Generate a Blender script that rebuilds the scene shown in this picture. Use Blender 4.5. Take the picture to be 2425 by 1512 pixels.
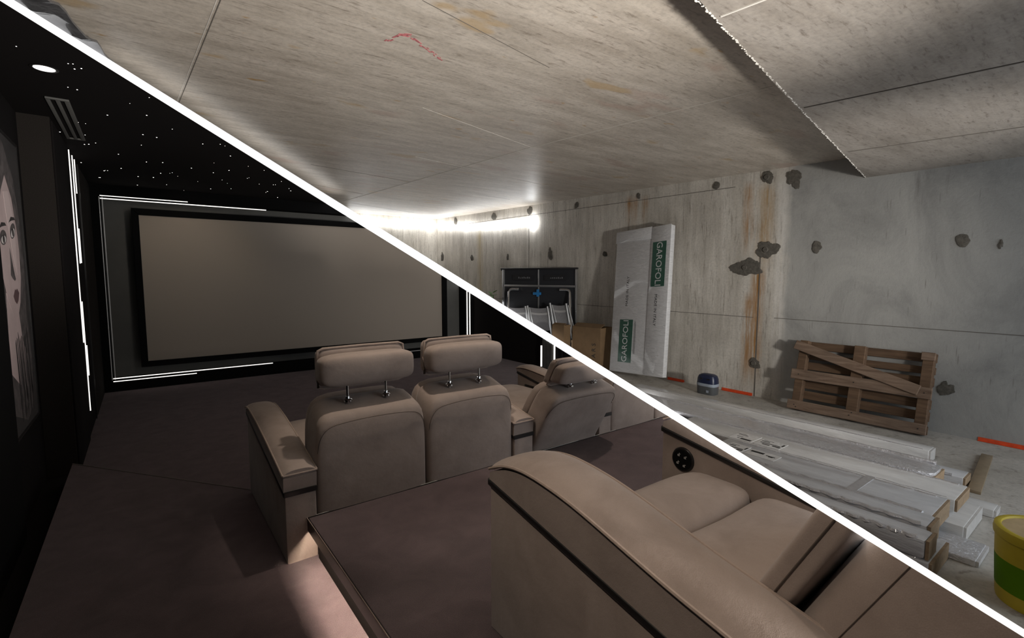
import bpy, bmesh, math, random
from mathutils import Vector, Matrix
R = math.radians
random.seed(7)
for o in list(bpy.data.objects): bpy.data.objects.remove(o)
sc = bpy.context.scene
COL = sc.collection

# ------------------------------------------------------------------ camera
cam = bpy.data.cameras.new('camera'); camo = bpy.data.objects.new('camera', cam); COL.objects.link(camo)
camo.location = (0, 0, 1.5)
camo.rotation_euler = (R(90 - 5.136), 0, R(-37.067))
cam.sensor_width = 36.0; cam.lens = 1157.0 / 2425.0 * 36.0
cam.clip_start = 0.02; cam.clip_end = 60
sc.camera = camo

# ------------------------------------------------------------------ world and lights
w = bpy.data.worlds.new('world'); sc.world = w; w.use_nodes = True
bg = w.node_tree.nodes['Background']; bg.inputs[0].default_value = (0.86, 0.92, 1.0, 1); bg.inputs[1].default_value = 0.08
sc.view_settings.view_transform = 'Standard'; sc.view_settings.look = 'None'
sc.view_settings.exposure = 0.0; sc.view_settings.gamma = 1.0; sc.view_settings.use_curve_mapping = False

def spot(name, loc, target, power, angle, blend=0.3, size=0.03, col=(1, .86, .72)):
    l = bpy.data.lights.new(name, 'SPOT'); l.energy = power; l.spot_size = R(angle); l.spot_blend = blend
    l.shadow_soft_size = size; l.color = col
    o = bpy.data.objects.new(name, l); COL.objects.link(o); o.location = loc
    o.rotation_euler = (Vector(target) - Vector(loc)).to_track_quat('-Z', 'Y').to_euler()
    return o
def area(name, loc, target, power, sx, sy, col):
    l = bpy.data.lights.new(name, 'AREA'); l.shape = 'RECTANGLE'; l.size = sx; l.size_y = sy; l.energy = power; l.color = col
    o = bpy.data.objects.new(name, l); COL.objects.link(o); o.location = loc
    o.rotation_euler = (Vector(target) - Vector(loc)).to_track_quat('-Z', 'Y').to_euler()
    return o
# cinema ceiling downlights (warm)
spot('seat_downlight', (1.25, 2.27, 2.6), (1.25, 2.5, 0.5), 60, 52, 0.5)
spot('seat_downlight', (2.6, 2.2, 2.6), (2.5, 2.4, 0.5), 50, 54, 0.5)
spot('armchair_downlight', (1.55, 0.75, 2.46), (1.35, 0.75, 0.5), 15, 70, 0.5)
spot('aisle_downlight', (-0.25, 0.45, 2.56), (0.95, 0.70, 0.55), 56, 54, 0.7, 0.06)
spot('screen_downlight', (0.45, 6.9, 2.58), (0.5, 8.2, 1.6), 16, 95, 0.9, 0.05)
spot('front_downlight', (1.9, 5.4, 2.5), (2.0, 5.6, 0), 6, 120, 0.8, 0.05)
# unseen fill spot added behind the camera to brighten the ceiling
spot('fill_spot', (1.3, -1.5, 0.55), (0.9, 2.6, 2.75), 1050, 74, 1.0, 0.12, (1, .95, .88))
# second added fill spot on the right, brightens the long wall
spot('fill_spot', (3.5, -1.8, 1.25), (6.0, 7.0, 1.9), 640, 60, 1.0, 0.15, (1, .95, .88))
# daylight from the opening of the basement behind the photographer
area('daylight_opening', (4.3, -2.1, 1.45), (4.6, 4.0, 0.9), 66, 3.2, 2.3, (0.86, 0.93, 1.0))

# ------------------------------------------------------------------ materials
MATS = {}
def newmat(name):
    m = bpy.data.materials.new(name); m.use_nodes = True; nt = m.node_tree
    b = nt.nodes['Principled BSDF']; MATS[name] = m
    return m, nt, b
def N(nt, t, **kw):
    n = nt.nodes.new(t)
    for k, v in kw.items(): setattr(n, k, v)
    return n
def ramp(nt, src, stops):
    r = N(nt, 'ShaderNodeValToRGB'); cr = r.color_ramp
    while len(cr.elements) < len(stops): cr.elements.new(0.5)
    for e, (p, c) in zip(cr.elements, stops):
        e.position = p; e.color = c if len(c) == 4 else (*c, 1)
    nt.links.new(src, r.inputs[0]); return r.outputs[0]
def coords(nt, scale=(1, 1, 1), rot=(0, 0, 0)):
    tc = N(nt, 'ShaderNodeTexCoord'); mp = N(nt, 'ShaderNodeMapping')
    mp.inputs['Scale'].default_value = scale; mp.inputs['Rotation'].default_value = rot
    nt.links.new(tc.outputs['Object'], mp.inputs[0]); return mp.outputs[0]
def noise(nt, scale, vec=None, detail=4, rough=.6, dist=0):
    n = N(nt, 'ShaderNodeTexNoise'); n.inputs['Scale'].default_value = scale; n.inputs['Detail'].default_value = detail
    n.inputs['Roughness'].default_value = rough; n.inputs['Distortion'].default_value = dist
    if vec is not None: nt.links.new(vec, n.inputs['Vector'])
    return n.outputs['Fac']
def mix(nt, fac, a, b, mode='MIX'):
    m = N(nt, 'ShaderNodeMixRGB', blend_type=mode)
    for i, s in ((0, fac), (1, a), (2, b)):
        if hasattr(s, 'links') or hasattr(s, 'is_linked'): nt.links.new(s, m.inputs[i])
        else: m.inputs[i].default_value = s if i == 0 else (*s, 1)
    return m.outputs[0]
def math_(nt, op, a, b=0.0, clamp=False):
    m = N(nt, 'ShaderNodeMath', operation=op); m.use_clamp = clamp
    for i, s in ((0, a), (1, b)):
        if hasattr(s, 'is_linked'): nt.links.new(s, m.inputs[i])
        else: m.inputs[i].default_value = s
    return m.outputs[0]
def bump(nt, b, h, strength=.3, dist=.01):
    bp = N(nt, 'ShaderNodeBump'); bp.inputs['Strength'].default_value = strength; bp.inputs['Distance'].default_value = dist
    nt.links.new(h, bp.inputs['Height']); nt.links.new(bp.outputs[0], b.inputs['Normal'])
def simple(name, col, rough=.6, metal=0, var=0.0, vscale=20, bmp=0, bscale=200, spec=None, emit=None, estr=0, sheen=0):
    m, nt, b = newmat(name)
    b.inputs['Roughness'].default_value = rough; b.inputs['Metallic'].default_value = metal
    b.inputs['Base Color'].default_value = (*col, 1)
    if spec is not None: b.inputs['Specular IOR Level'].default_value = spec
    if var:
        v = coords(nt); f = noise(nt, vscale, v, 5)
        lo = tuple(c * (1 - var) for c in col); hi = tuple(min(1, c * (1 + var)) for c in col)
        nt.links.new(ramp(nt, f, [(.3, lo), (.7, hi)]), b.inputs['Base Color'])
    if bmp: bump(nt, b, noise(nt, bscale, coords(nt), 3), bmp, .004)
    if sheen:
        b.inputs['Sheen Weight'].default_value = sheen; b.inputs['Sheen Roughness'].default_value = .5
    if emit:
        b.inputs['Emission Color'].default_value = (*emit, 1); b.inputs['Emission Strength'].default_value = estr
    return m

def stripes(nt, colr, specs):
    """rust and lime runs on the wall: (y centre, half width, z low, z high, strength, colour)"""
    tc = N(nt, 'ShaderNodeTexCoord'); sp = N(nt, 'ShaderNodeSeparateXYZ'); nt.links.new(tc.outputs['Object'], sp.inputs[0])
    wob = math_(nt, 'MULTIPLY', math_(nt, 'SUBTRACT', noise(nt, 3.0, coords(nt), 3), .5), .10)
    grain = ramp(nt, noise(nt, 1.0, coords(nt, (10, 26, 1.6)), 4, .7), [(.34, (0, 0, 0)), (.52, (1, 1, 1))])
    for (y0, hw, z0, z1, st, col) in specs:
        d = math_(nt, 'ABSOLUTE', math_(nt, 'ADD', math_(nt, 'SUBTRACT', sp.outputs[1], y0), wob))
        f = math_(nt, 'SUBTRACT', 1.0, math_(nt, 'DIVIDE', d, hw), True)
        up = math_(nt, 'MULTIPLY', math_(nt, 'SUBTRACT', z1, sp.outputs[2]), 8.0, True)
        lo = math_(nt, 'MULTIPLY', math_(nt, 'SUBTRACT', sp.outputs[2], z0), 2.5, True)
        f = math_(nt, 'MULTIPLY', math_(nt, 'MULTIPLY', f, up), lo)
        f = math_(nt, 'MULTIPLY', math_(nt, 'MULTIPLY', f, st), grain)
        colr = mix(nt, f, colr, col)
    return colr

def concrete(name, dark, light, streak, pit=0.5, rough=.75, spots=None, specs=(), zone=None, bstr=.35):
    m, nt, b = newmat(name)
    big = ramp(nt, noise(nt, .8, coords(nt), 5, .6, .3), [(.3, dark), (.7, light)])
    st = ramp(nt, noise(nt, 1.0, coords(nt, streak), 5, .65, .2), [(.30, (.62, .60, .57)), (.62, (1, 1, 1))])
    c = mix(nt, .75, big, st, 'MULTIPLY')
    fine = noise(nt, 38, coords(nt), 4, .7)
    c = mix(nt, .55, c, ramp(nt, fine, [(.25, (.62, .62, .62)), (.55, (1.0, 1.0, 1.0)), (.8, (1.12, 1.10, 1.07))]), 'MULTIPLY')
    dash = ramp(nt, noise(nt, 1.0, coords(nt, tuple(q * 6 for q in streak)), 4, .7, .3), [(.30, (.50, .46, .42)), (.44, (1, 1, 1)), (.68, (1.10, 1.09, 1.07))])
    c = mix(nt, .75, c, dash, 'MULTIPLY')
    if zone:
        tc = N(nt, 'ShaderNodeTexCoord'); sp = N(nt, 'ShaderNodeSeparateXYZ'); nt.links.new(tc.outputs['Object'], sp.inputs[0])
        wv = math_(nt, 'ADD', sp.outputs[1], math_(nt, 'MULTIPLY', noise(nt, 3, coords(nt), 3), .25))
        f = math_(nt, 'MULTIPLY', math_(nt, 'SUBTRACT', wv, zone[0]), -12.0, True)
        c2 = mix(nt, .9, zone[1], ramp(nt, noise(nt, 1.4, coords(nt, (1, 1, .8)), 7, .68, .6), [(.28, (.60, .60, .60)), (.5, (.92, .92, .91)), (.75, (1.15, 1.14, 1.12))]), 'MULTIPLY')
        c = mix(nt, f, c, c2)
    # pits and dark flecks
    pv = N(nt, 'ShaderNodeTexVoronoi'); pv.inputs['Scale'].default_value = 1.0
    nt.links.new(coords(nt, tuple(s * 6 for s in streak)), pv.inputs['Vector'])
    pf = ramp(nt, pv.outputs['Distance'], [(.10, (1, 1, 1)), (.22, (0, 0, 0))])
    pm = ramp(nt, noise(nt, 2.0, coords(nt), 3), [(.48, (0, 0, 0)), (.66, (1, 1, 1))])
    c = mix(nt, math_(nt, 'MULTIPLY', math_(nt, 'MULTIPLY', pf, pm), pit), c, tuple(x * .35 for x in dark))
    if spots:
        for (scl, thr, colr, st_) in spots:
            f = ramp(nt, noise(nt, scl, coords(nt, (1, 2.2, 1)), 3, .5), [(thr, (0, 0, 0)), (thr + .06, (1, 1, 1))])
            c = mix(nt, math_(nt, 'MULTIPLY', f, st_), c, colr)
    if specs: c = stripes(nt, c, specs)
    nt.links.new(c, b.inputs['Base Color'])
    b.inputs['Roughness'].default_value = rough; b.inputs['Specular IOR Level'].default_value = .4
    h = math_(nt, 'ADD', fine, math_(nt, 'MULTIPLY', noise(nt, 9, coords(nt), 3), .8))
    bump(nt, b, h, bstr, .006)
    return m

RUST = (.34, .17, .05)
concrete('concrete_wall', (.45, .42, .375), (.74, .705, .645), (2.4, 5.5, .55), .55, .7,
    specs=[(4.97, .09, 2.2, 2.72, .95, RUST), (4.86, .08, 2.15, 2.72, .75, RUST), (4.68, .08, 2.2, 2.70, .9, RUST),
           (2.97, .11, .10, 1.62, 1.0, RUST), (3.07, .08, .05, 1.3, .9, RUST), (2.90, .14, 1.5, 2.62, .8, (.40, .26, .12)), (3.12, .09, 1.7, 2.66, .8, RUST),
           (9.12, .16, .7, 2.5, .55, (.42, .30, .10)), (1.48, .03, 2.10, 2.52, .8, (.12, .11, .10)), (1.40, .03, 2.25, 2.52, .7, (.12, .11, .10)),
           (1.25, .02, 2.2, 2.5, .6, (.12, .11, .10)), (2.70, .10, .0, 2.7, .55, (.70, .68, .65)), (5.6, .5, 2.45, 2.75, .35, (.36, .25, .14))],
    zone=(2.82, (.37, .365, .35)))
concrete('concrete_back', (.48, .45, .40), (.74, .71, .65), (5.5, 2.4, .55), .4, .7)
concrete('concrete_ceiling', (.52, .465, .405), (.66, .60, .53), (1.5, 7.5, 1), .55, .40,
    spots=[(1.9, .655, (.45, .30, .13), .55), (5.5, .70, (.42, .26, .10), .8), (1.3, .62, (.42, .27, .22), .35)], bstr=.12)
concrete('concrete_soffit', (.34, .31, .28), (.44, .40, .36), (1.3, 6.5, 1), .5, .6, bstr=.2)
concrete('concrete_floor', (.42, .40, .365), (.56, .53, .49), (1.5, 1.5, 1), .3, .8)
simple('ridge', (.66, .63, .58), .7, var=.15, vscale=6)
simple('seam_dark', (.13, .115, .10), .9)
simple('mortar', (.105, .095, .08), .9, var=.35, vscale=40, bmp=.6, bscale=60)
simple('chalk', (.50, .16, .17), .9, var=.5, vscale=60)
simple('white_glow', (.90, .90, .90), .5, emit=(1, 1, 1), estr=.9)   # white cut edge with an added glow, no lamp in it
# cinema
def suede():
    m, nt, b = newmat('suede')
    big = noise(nt, 5.5, coords(nt), 5, .6, .6)
    c = ramp(nt, big, [(.28, (.235, .188, .163)), (.5, (.285, .230, .201)), (.75, (.330, .270, .238))])
    c = mix(nt, .35, c, ramp(nt, noise(nt, 500, coords(nt), 2), [(.3, (.8, .8, .8)), (.7, (1.1, 1.1, 1.1))]), 'MULTIPLY')
    nt.links.new(c, b.inputs['Base Color']); b.inputs['Roughness'].default_value = .88
    b.inputs['Specular IOR Level'].default_value = .15
    b.inputs['Sheen Weight'].default_value = .18; b.inputs['Sheen Roughness'].default_value = .45
    h = math_(nt, 'ADD', math_(nt, 'MULTIPLY', noise(nt, 12, coords(nt), 3), 1.0), math_(nt, 'MULTIPLY', noise(nt, 350, coords(nt), 2), .15))
    bump(nt, b, h, .22, .012)
suede()
simple('suede_seam', (.085, .068, .058), .95, spec=.05)
simple('piping', (.30, .235, .198), .85, var=.1, vscale=60)
def carpet():
    m, nt, b = newmat('carpet')
    f = noise(nt, 7, coords(nt), 5, .65, .5)
    c = ramp(nt, f, [(.3, (.088, .062, .066)), (.7, (.135, .096, .102))])
    g = noise(nt, 320, coords(nt), 3, .8)
    c = mix(nt, .8, c, ramp(nt, g, [(.3, (.45, .45, .45)), (.7, (1.4, 1.4, 1.4))]), 'MULTIPLY')
    nt.links.new(c, b.inputs['Base Color']); b.inputs['Roughness'].default_value = .95
    b.inputs['Specular IOR Level'].default_value = .05
    b.inputs['Sheen Weight'].default_value = .15
    bump(nt, b, g, .6, .008)
carpet()
simple('black_fabric', (.010, .0085, .0085), .95, var=.3, vscale=300, spec=.1)
simple('brown_black_fabric', (.020, .017, .015), .95, var=.25, vscale=200, spec=.1)
simple('black_velvet', (.004, .004, .0042), .9, spec=.1)
simple('black_gloss', (.012, .011, .011), .30)
simple('grey_fabric', (.10, .098, .092), .9, var=.08, vscale=4)
simple('screen_cloth', (.32, .275, .232), .75)
simple('led', (1, 1, 1), .5, emit=(1, .95, .88), estr=1.5)
simple('led_dim', (.5, .5, .5), .25, metal=.6, emit=(1, .95, .88), estr=.05)
simple('led_step', (1, 1, 1), .5, emit=(1, .82, .66), estr=115)
simple('star', (1, 1, 1), .5, emit=(1, .97, .92), estr=5)
simple('lamp_glass', (1, 1, 1), .4, emit=(1, .97, .93), estr=1.6)
simple('chrome', (.72, .72, .72), .12, metal=1)
simple('aluminium', (.55, .56, .57), .32, metal=.9, var=.1, vscale=8)
simple('button_icon', (.75, .73, .70), .5)
# basement things
simple('led_tube', (1, 1, 1), .4, emit=(.97, .985, 1), estr=11)
simple('table_board', (.016, .017, .021), .55)
simple('table_plastic', (.02, .02, .022), .4)
simple('blue_plastic', (.02, .17, .42), .4)
simple('plate_print', (.16, .16, .17), .5)
simple('chair_fabric', (.20, .195, .20), .8, var=.12, vscale=60)
simple('chair_webbing', (.36, .35, .345), .8)
simple('cardboard', (.17, .105, .052), .85, var=.12, vscale=9, bmp=.2, bscale=40)
simple('cardboard_end', (.30, .215, .135), .9, var=.2, vscale=30)
simple('print_black', (.02, .018, .016), .7)
simple('torn_paper', (.45, .42, .40), .9)
def wrapped(name, col, streak, rough=.22, metal=0, bs=.55):
    m, nt, b = newmat(name)
    f = noise(nt, 1.0, coords(nt, streak), 4, .6, .8)
    c = mix(nt, ramp(nt, f, [(.35, (0, 0, 0)), (.75, (1, 1, 1))]), col, tuple(min(1, c * 1.25) for c in col))
    nt.links.new(c, b.inputs['Base Color'])
    b.inputs['Roughness'].default_value = .45; b.inputs['Metallic'].default_value = metal
    b.inputs['Coat Weight'].default_value = .8; b.inputs['Coat Roughness'].default_value = rough
    bump(nt, b, math_(nt, 'ADD', f, math_(nt, 'MULTIPLY', noise(nt, 1.0, coords(nt, tuple(s * 3 for s in streak)), 3, .6, 1.0), .5)), bs, .012)
    return m
wrapped('door_wrap', (.64, .64, .65), (9, 11, 60), rough=.07, bs=.9)
wrapped('door_green', (.012, .075, .048), (4, 6, 38))
wrapped('board_wrap', (.54, .54, .555), (14, 3.5, 14), rough=.10)
wrapped('board_wrap_light', (.62, .61, .60), (10, 2.5, 10), rough=.14)
wrapped('foil', (.66, .66, .69), (45, 18, 45), rough=.06, metal=.75, bs=1.0)
wrapped('plastic_sheet', (.085, .085, .09), (7, 7, 7), rough=.1)
wrapped('sticker', (.62, .61, .60), (9, 9, 9))
simple('tape_orange', (.72, .085, .02), .6, var=.15, vscale=20)
simple('navy_plastic', (.012, .018, .05), .35)
simple('pale_plastic', (.30, .34, .40), .35)
simple('grey_plastic', (.085, .09, .095), .3)
def wood(name, lo, hi):
    m, nt, b = newmat(name)
    f = noise(nt, 1.0, coords(nt, (30, 2.4, 30)), 5, .65, .6)
    c = ramp(nt, f, [(.28, lo), (.68, hi)])
    k = noise(nt, 2.6, coords(nt), 4)
    c = mix(nt, .6, c, ramp(nt, k, [(.3, (.6, .6, .6)), (.7, (1.15, 1.1, 1.05))]), 'MULTIPLY')
    nt.links.new(c, b.inputs['Base Color']); b.inputs['Roughness'].default_value = .85
    bump(nt, b, f, .3, .006)
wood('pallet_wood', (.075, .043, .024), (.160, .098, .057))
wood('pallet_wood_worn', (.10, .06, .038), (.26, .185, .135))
simple('lath_wood', (.26, .20, .13), .8, var=.15, vscale=12)
simple('bucket_yellow', (.52, .41, .03), .45, var=.08, vscale=9)
simple('bucket_green', (.10, .23, .003), .6, spec=.2)
simple('bucket_lid', (.46, .35, .20), .7, var=.15, vscale=14)
simple('leaf', (.06, .14, .02), .6)
# poster prints
simple('poster_back', (.035, .031, .031), .6, var=.3, vscale=6)
simple('poster_hair', (.10, .085, .085), .6, var=.6, vscale=14)
simple('poster_skin', (.60, .47, .465), .6, var=.10, vscale=4)
simple('poster_skin_light', (.72, .58, .57), .6)
simple('poster_ink', (.028, .023, .024), .6)
simple('poster_lip', (.13, .072, .078), .5)
simple('poster_white', (.75, .70, .69), .5)

# ------------------------------------------------------------------ mesh helpers
BASE = {}
# the finished cinema fitting-out stops along one sloping section plane; its last few centimetres are white with an added glow
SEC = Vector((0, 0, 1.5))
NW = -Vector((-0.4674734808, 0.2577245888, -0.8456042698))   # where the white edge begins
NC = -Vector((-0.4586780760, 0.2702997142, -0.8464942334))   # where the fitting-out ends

def section(bm):
    """cut a fitted-out piece at the section plane, close the cut, return faces of the white edge"""
    def outside(n): return any((v.co - SEC).dot(n) > 1e-5 for v in bm.verts)
    if outside(NC):
        r = bmesh.ops.bisect_plane(bm, geom=bm.verts[:] + bm.edges[:] + bm.faces[:], dist=1e-6, plane_co=SEC, plane_no=NC, clear_outer=True)
        ed = [e for e in r['geom_cut'] if isinstance(e, bmesh.types.BMEdge) and e.is_valid and len(e.link_faces) == 1]
        if ed:
            bmesh.ops.holes_fill(bm, edges=ed, sides=0)
    white = []
    bm.normal_update()
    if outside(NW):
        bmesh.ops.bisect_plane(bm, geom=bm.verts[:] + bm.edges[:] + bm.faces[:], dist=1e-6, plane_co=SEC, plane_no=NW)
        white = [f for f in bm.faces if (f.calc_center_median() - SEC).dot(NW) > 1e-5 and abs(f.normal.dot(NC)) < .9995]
    return white

def finish(name, bm, mat, parent=None, cut=False, sharp=35, smooth=True, edge=True):
    wf = section(bm) if cut else []
    if not bm.verts: bm.free(); return None
    mats = [mat]
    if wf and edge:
        mats.append('white_glow')
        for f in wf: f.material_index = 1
    org = BASE.get(parent, Vector((0, 0, 0)))
    if org.length: bmesh.ops.translate(bm, verts=bm.verts[:], vec=-org)
    bmesh.ops.recalc_face_normals(bm, faces=bm.faces[:])
    me = bpy.data.meshes.new(name); bm.to_mesh(me); bm.free()
    for k in mats: me.materials.append(MATS[k])
    if smooth:
        me.shade_smooth(); me.set_sharp_from_angle(angle=R(sharp))
    o = bpy.data.objects.new(name, me); COL.objects.link(o)
    if parent is not None: o.parent = parent; BASE[o] = org
    return o
def tag(o, label, cat, group=None):
    if o is None: return None
    o['label'] = label; o['category'] = cat
    if group: o['group'] = group
    return o
def struct(o):
    if o: o['kind'] = 'structure'
    return o
def thing(name, label, cat, loc, group=None):
    o = bpy.data.objects.new(name, None); COL.objects.link(o); o.empty_display_size = .1
    o.location = loc; BASE[o] = Vector(loc); return tag(o, label, cat, group)
def label(o, text):
    if o: o['label'] = text
    return o

def B(): return bmesh.new()
def box(bm, lo, hi, bev=0, seg=2, xf=None):
    r = bmesh.ops.create_cube(bm, size=1)
    vs = r['verts']
    for v in vs:
        for i in range(3): v.co[i] = lo[i] + (v.co[i] + .5) * (hi[i] - lo[i])
    if bev:
        es = list({e for v in vs for e in v.link_edges})
        q = bmesh.ops.bevel(bm, geom=es, offset=bev, segments=seg, affect='EDGES', profile=.5)
        vs = list({v for f in q['faces'] for v in f.verts} | {v for v in vs if v.is_valid})
    if xf:
        for v in vs: v.co = xf(v.co)
    return vs
def cush(bm, lo, hi, k=7, n=8, puff=(0, 0, 0), xf=None):
    """soft cushion: a cube grid rounded to a super-ellipsoid with swelling faces"""
    c = [(lo[i] + hi[i]) / 2 for i in range(3)]; h = [(hi[i] - lo[i]) / 2 for i in range(3)]
    vmap = {}; vs = []
    def vert(p):
        key = tuple(round(x, 5) for x in p)
        if key in vmap: return vmap[key]
        q = [math.sin(x * math.pi / 2) ** 1 if False else x for x in p]
        L = sum(abs(x) ** k for x in q) ** (1.0 / k)
        u = [x / L for x in q]
        e = [u[0] * (1 + puff[0] * (1 - u[1] ** 2) * (1 - u[2] ** 2)),
             u[1] * (1 + puff[1] * (1 - u[0] ** 2) * (1 - u[2] ** 2)),
             u[2] * (1 + puff[2] * (1 - u[0] ** 2) * (1 - u[1] ** 2))]
        co = Vector((c[0] + h[0] * e[0], c[1] + h[1] * e[1], c[2] + h[2] * e[2]))
        if xf: co = xf(co)
        vmap[key] = bm.verts.new(co); vs.append(vmap[key]); return vmap[key]
    t = [-math.cos(math.pi * i / n) * .35 + (-1 + 2 * i / n) * .65 for i in range(n + 1)]; t[0] = -1; t[-1] = 1
    for ax in range(3):
        for s in (-1, 1):
            for i in range(n):
                for j in range(n):
                    ps = []
                    for (a, b_) in ((i, j), (i + 1, j), (i + 1, j + 1), (i, j + 1)):
                        p = [0, 0, 0]; p[ax] = s; p[(ax + 1) % 3] = t[a]; p[(ax + 2) % 3] = t[b_]; ps.append(vert(p))
                    try: bm.faces.new(ps if s > 0 else ps[::-1])
                    except ValueError: pass
    return vs
def tube(bm, pts, r, n=8, closed=False, cap=True):
    pts = [Vector(p) for p in pts]; rings = []; m = len(pts)
    for i, p in enumerate(pts):
        a = pts[(i - 1) % m] if (closed or i > 0) else p; b_ = pts[(i + 1) % m] if (closed or i < m - 1) else p
        d = (b_ - a).normalized()
        s = d.cross(Vector((0, 0, 1)))
        if s.length < 1e-3: s = d.cross(Vector((1, 0, 0)))
        s.normalize(); u = s.cross(d).normalized()
        rings.append([bm.verts.new(p + (s * math.cos(2 * math.pi * j / n) + u * math.sin(2 * math.pi * j / n)) * r) for j in range(n)])
    for i in range(m if closed else m - 1):
        a = rings[i]; b_ = rings[(i + 1) % m]
        for j in range(n): bm.faces.new((a[j], a[(j + 1) % n], b_[(j + 1) % n], b_[j]))
    if cap and not closed: bm.faces.new(rings[0][::-1]); bm.faces.new(rings[-1])
def prism(bm, prof, ax, a0, a1, bev=0, seg=2):
    """extrude a profile; ax 0: profile is (y,z) along x; ax 2: profile is (x,y) along z"""
    def P(p, a): return Vector((a, p[0], p[1])) if ax == 0 else Vector((p[0], p[1], a)) if ax == 2 else Vector((p[0], a, p[1]))
    A = [bm.verts.new(P(p, a0)) for p in prof]; Bv = [bm.verts.new(P(p, a1)) for p in prof]
    fa = bm.faces.new(A[::-1]); fb = bm.faces.new(Bv)
    for i in range(len(prof)):
        j = (i + 1) % len(prof); bm.faces.new((A[i], A[j], Bv[j], Bv[i]))
    if bev:
        es = list(fa.edges) + list(fb.edges)
        bmesh.ops.bevel(bm, geom=es, offset=bev, segments=seg, affect='EDGES', profile=.5)
def lathe(bm, prof, c, n=32):
    rings = [[bm.verts.new((c[0] + r * math.cos(2 * math.pi * j / n), c[1] + r * math.sin(2 * math.pi * j / n), c[2] + z)) for j in range(n)] for r, z in prof]
    for a, b_ in zip(rings, rings[1:]):
        for j in range(n): bm.faces.new((a[j], a[(j + 1) % n], b_[(j + 1) % n], b_[j]))
    bm.faces.new(rings[0][::-1]); bm.faces.new(rings[-1])
def bx(name, lo, hi, mat, parent=None, bev=0, cut=False, xf=None, edge=True, seg=2):
    bm = B(); box(bm, lo, hi, bev, seg, xf); return finish(name, bm, mat, parent, cut, edge=edge)
def cu(name, lo, hi, mat, parent=None, k=7, n=8, puff=(0, 0, 0), xf=None, cut=True):
    bm = B(); cush(bm, lo, hi, k, n, puff, xf); return finish(name, bm, mat, parent, cut, sharp=60)
def tb(name, pts, r, mat, parent=None, n=8, cut=False, closed=False, edge=True):
    bm = B(); tube(bm, pts, r, n, closed); return finish(name, bm, mat, parent, cut, sharp=50, edge=edge)
def text_bm(body, size, M, depth=.001, sx=1.0, spacing=1.0):
    cv = bpy.data.curves.new('lettering', 'FONT'); cv.body = body; cv.size = size; cv.extrude = depth; cv.align_x = 'CENTER'; cv.align_y = 'CENTER'
    cv.space_character = spacing; cv.resolution_u = 3
    to = bpy.data.objects.new('lettering', cv); COL.objects.link(to)
    dg = bpy.context.evaluated_depsgraph_get(); me = bpy.data.meshes.new_from_object(to.evaluated_get(dg))
    bpy.data.objects.remove(to); bpy.data.curves.remove(cv)
    bm = B(); bm.from_mesh(me); bpy.data.meshes.remove(me)
    for v in bm.verts: v.co.x *= sx
    bmesh.ops.transform(bm, matrix=M, verts=bm.verts[:]); return bm
def frame_mat(o, u, v, wv):
    """matrix whose local x,y,z are u,v,w at origin o"""
    M = Matrix.Identity(4)
    for i in range(3): M[i][0] = u[i]; M[i][1] = v[i]; M[i][2] = wv[i]; M[i][3] = o[i]
    return M

# ================================================================== THE BASEMENT SHELL
def cz(y): return 2.685 + .0195 * y
floor = struct(bx('floor', (-1.2, -2.0, -.12), (6.2, 11.3, 0), 'concrete_floor'))
wr = struct(bx('wall_right', (6.0, -2.0, 0), (6.25, 11.3, 3.1), 'concrete_wall'))
wb = struct(bx('wall_back', (-1.2, 11.1, 0), (6.0, 11.35, 3.1), 'concrete_back'))
bm = B(); prism(bm, [(-2.0, cz(-2)), (11.1, cz(11.1)), (11.1, 3.2), (-2.0, 3.2)], 0, -1.2, 6.0)
ceil = struct(finish('ceiling', bm, 'concrete_ceiling'))
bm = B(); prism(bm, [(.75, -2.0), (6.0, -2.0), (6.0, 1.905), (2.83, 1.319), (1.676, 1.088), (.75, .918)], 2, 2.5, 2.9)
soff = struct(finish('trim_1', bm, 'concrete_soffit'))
label(soff, 'lowered concrete slab edge across the ceiling')
# rough grout line along the slab edge
def edge_crumbs(p0, p1, n, r, name, parent, mat):
    bm = B(); p0 = Vector(p0); p1 = Vector(p1)
    for i in range(n):
        p = p0.lerp(p1, (i + random.random()) / n); s = r * random.uniform(.4, 1.3)
        bmesh.ops.create_icosphere(bm, subdivisions=1, radius=s, matrix=Matrix.Translation(p + Vector((random.uniform(-r, r), random.uniform(-r, r), random.uniform(-r, r) * .5))) @ Matrix.Diagonal((2.2, 1, .8, 1)))
    o = finish(name, bm, mat, parent); o['kind'] = 'stuff'; return o
edge_crumbs((.8, .93, 2.5), (6, 1.905, 2.5), 420, .0042, 'grout_crumbs', soff, 'ridge')
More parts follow.
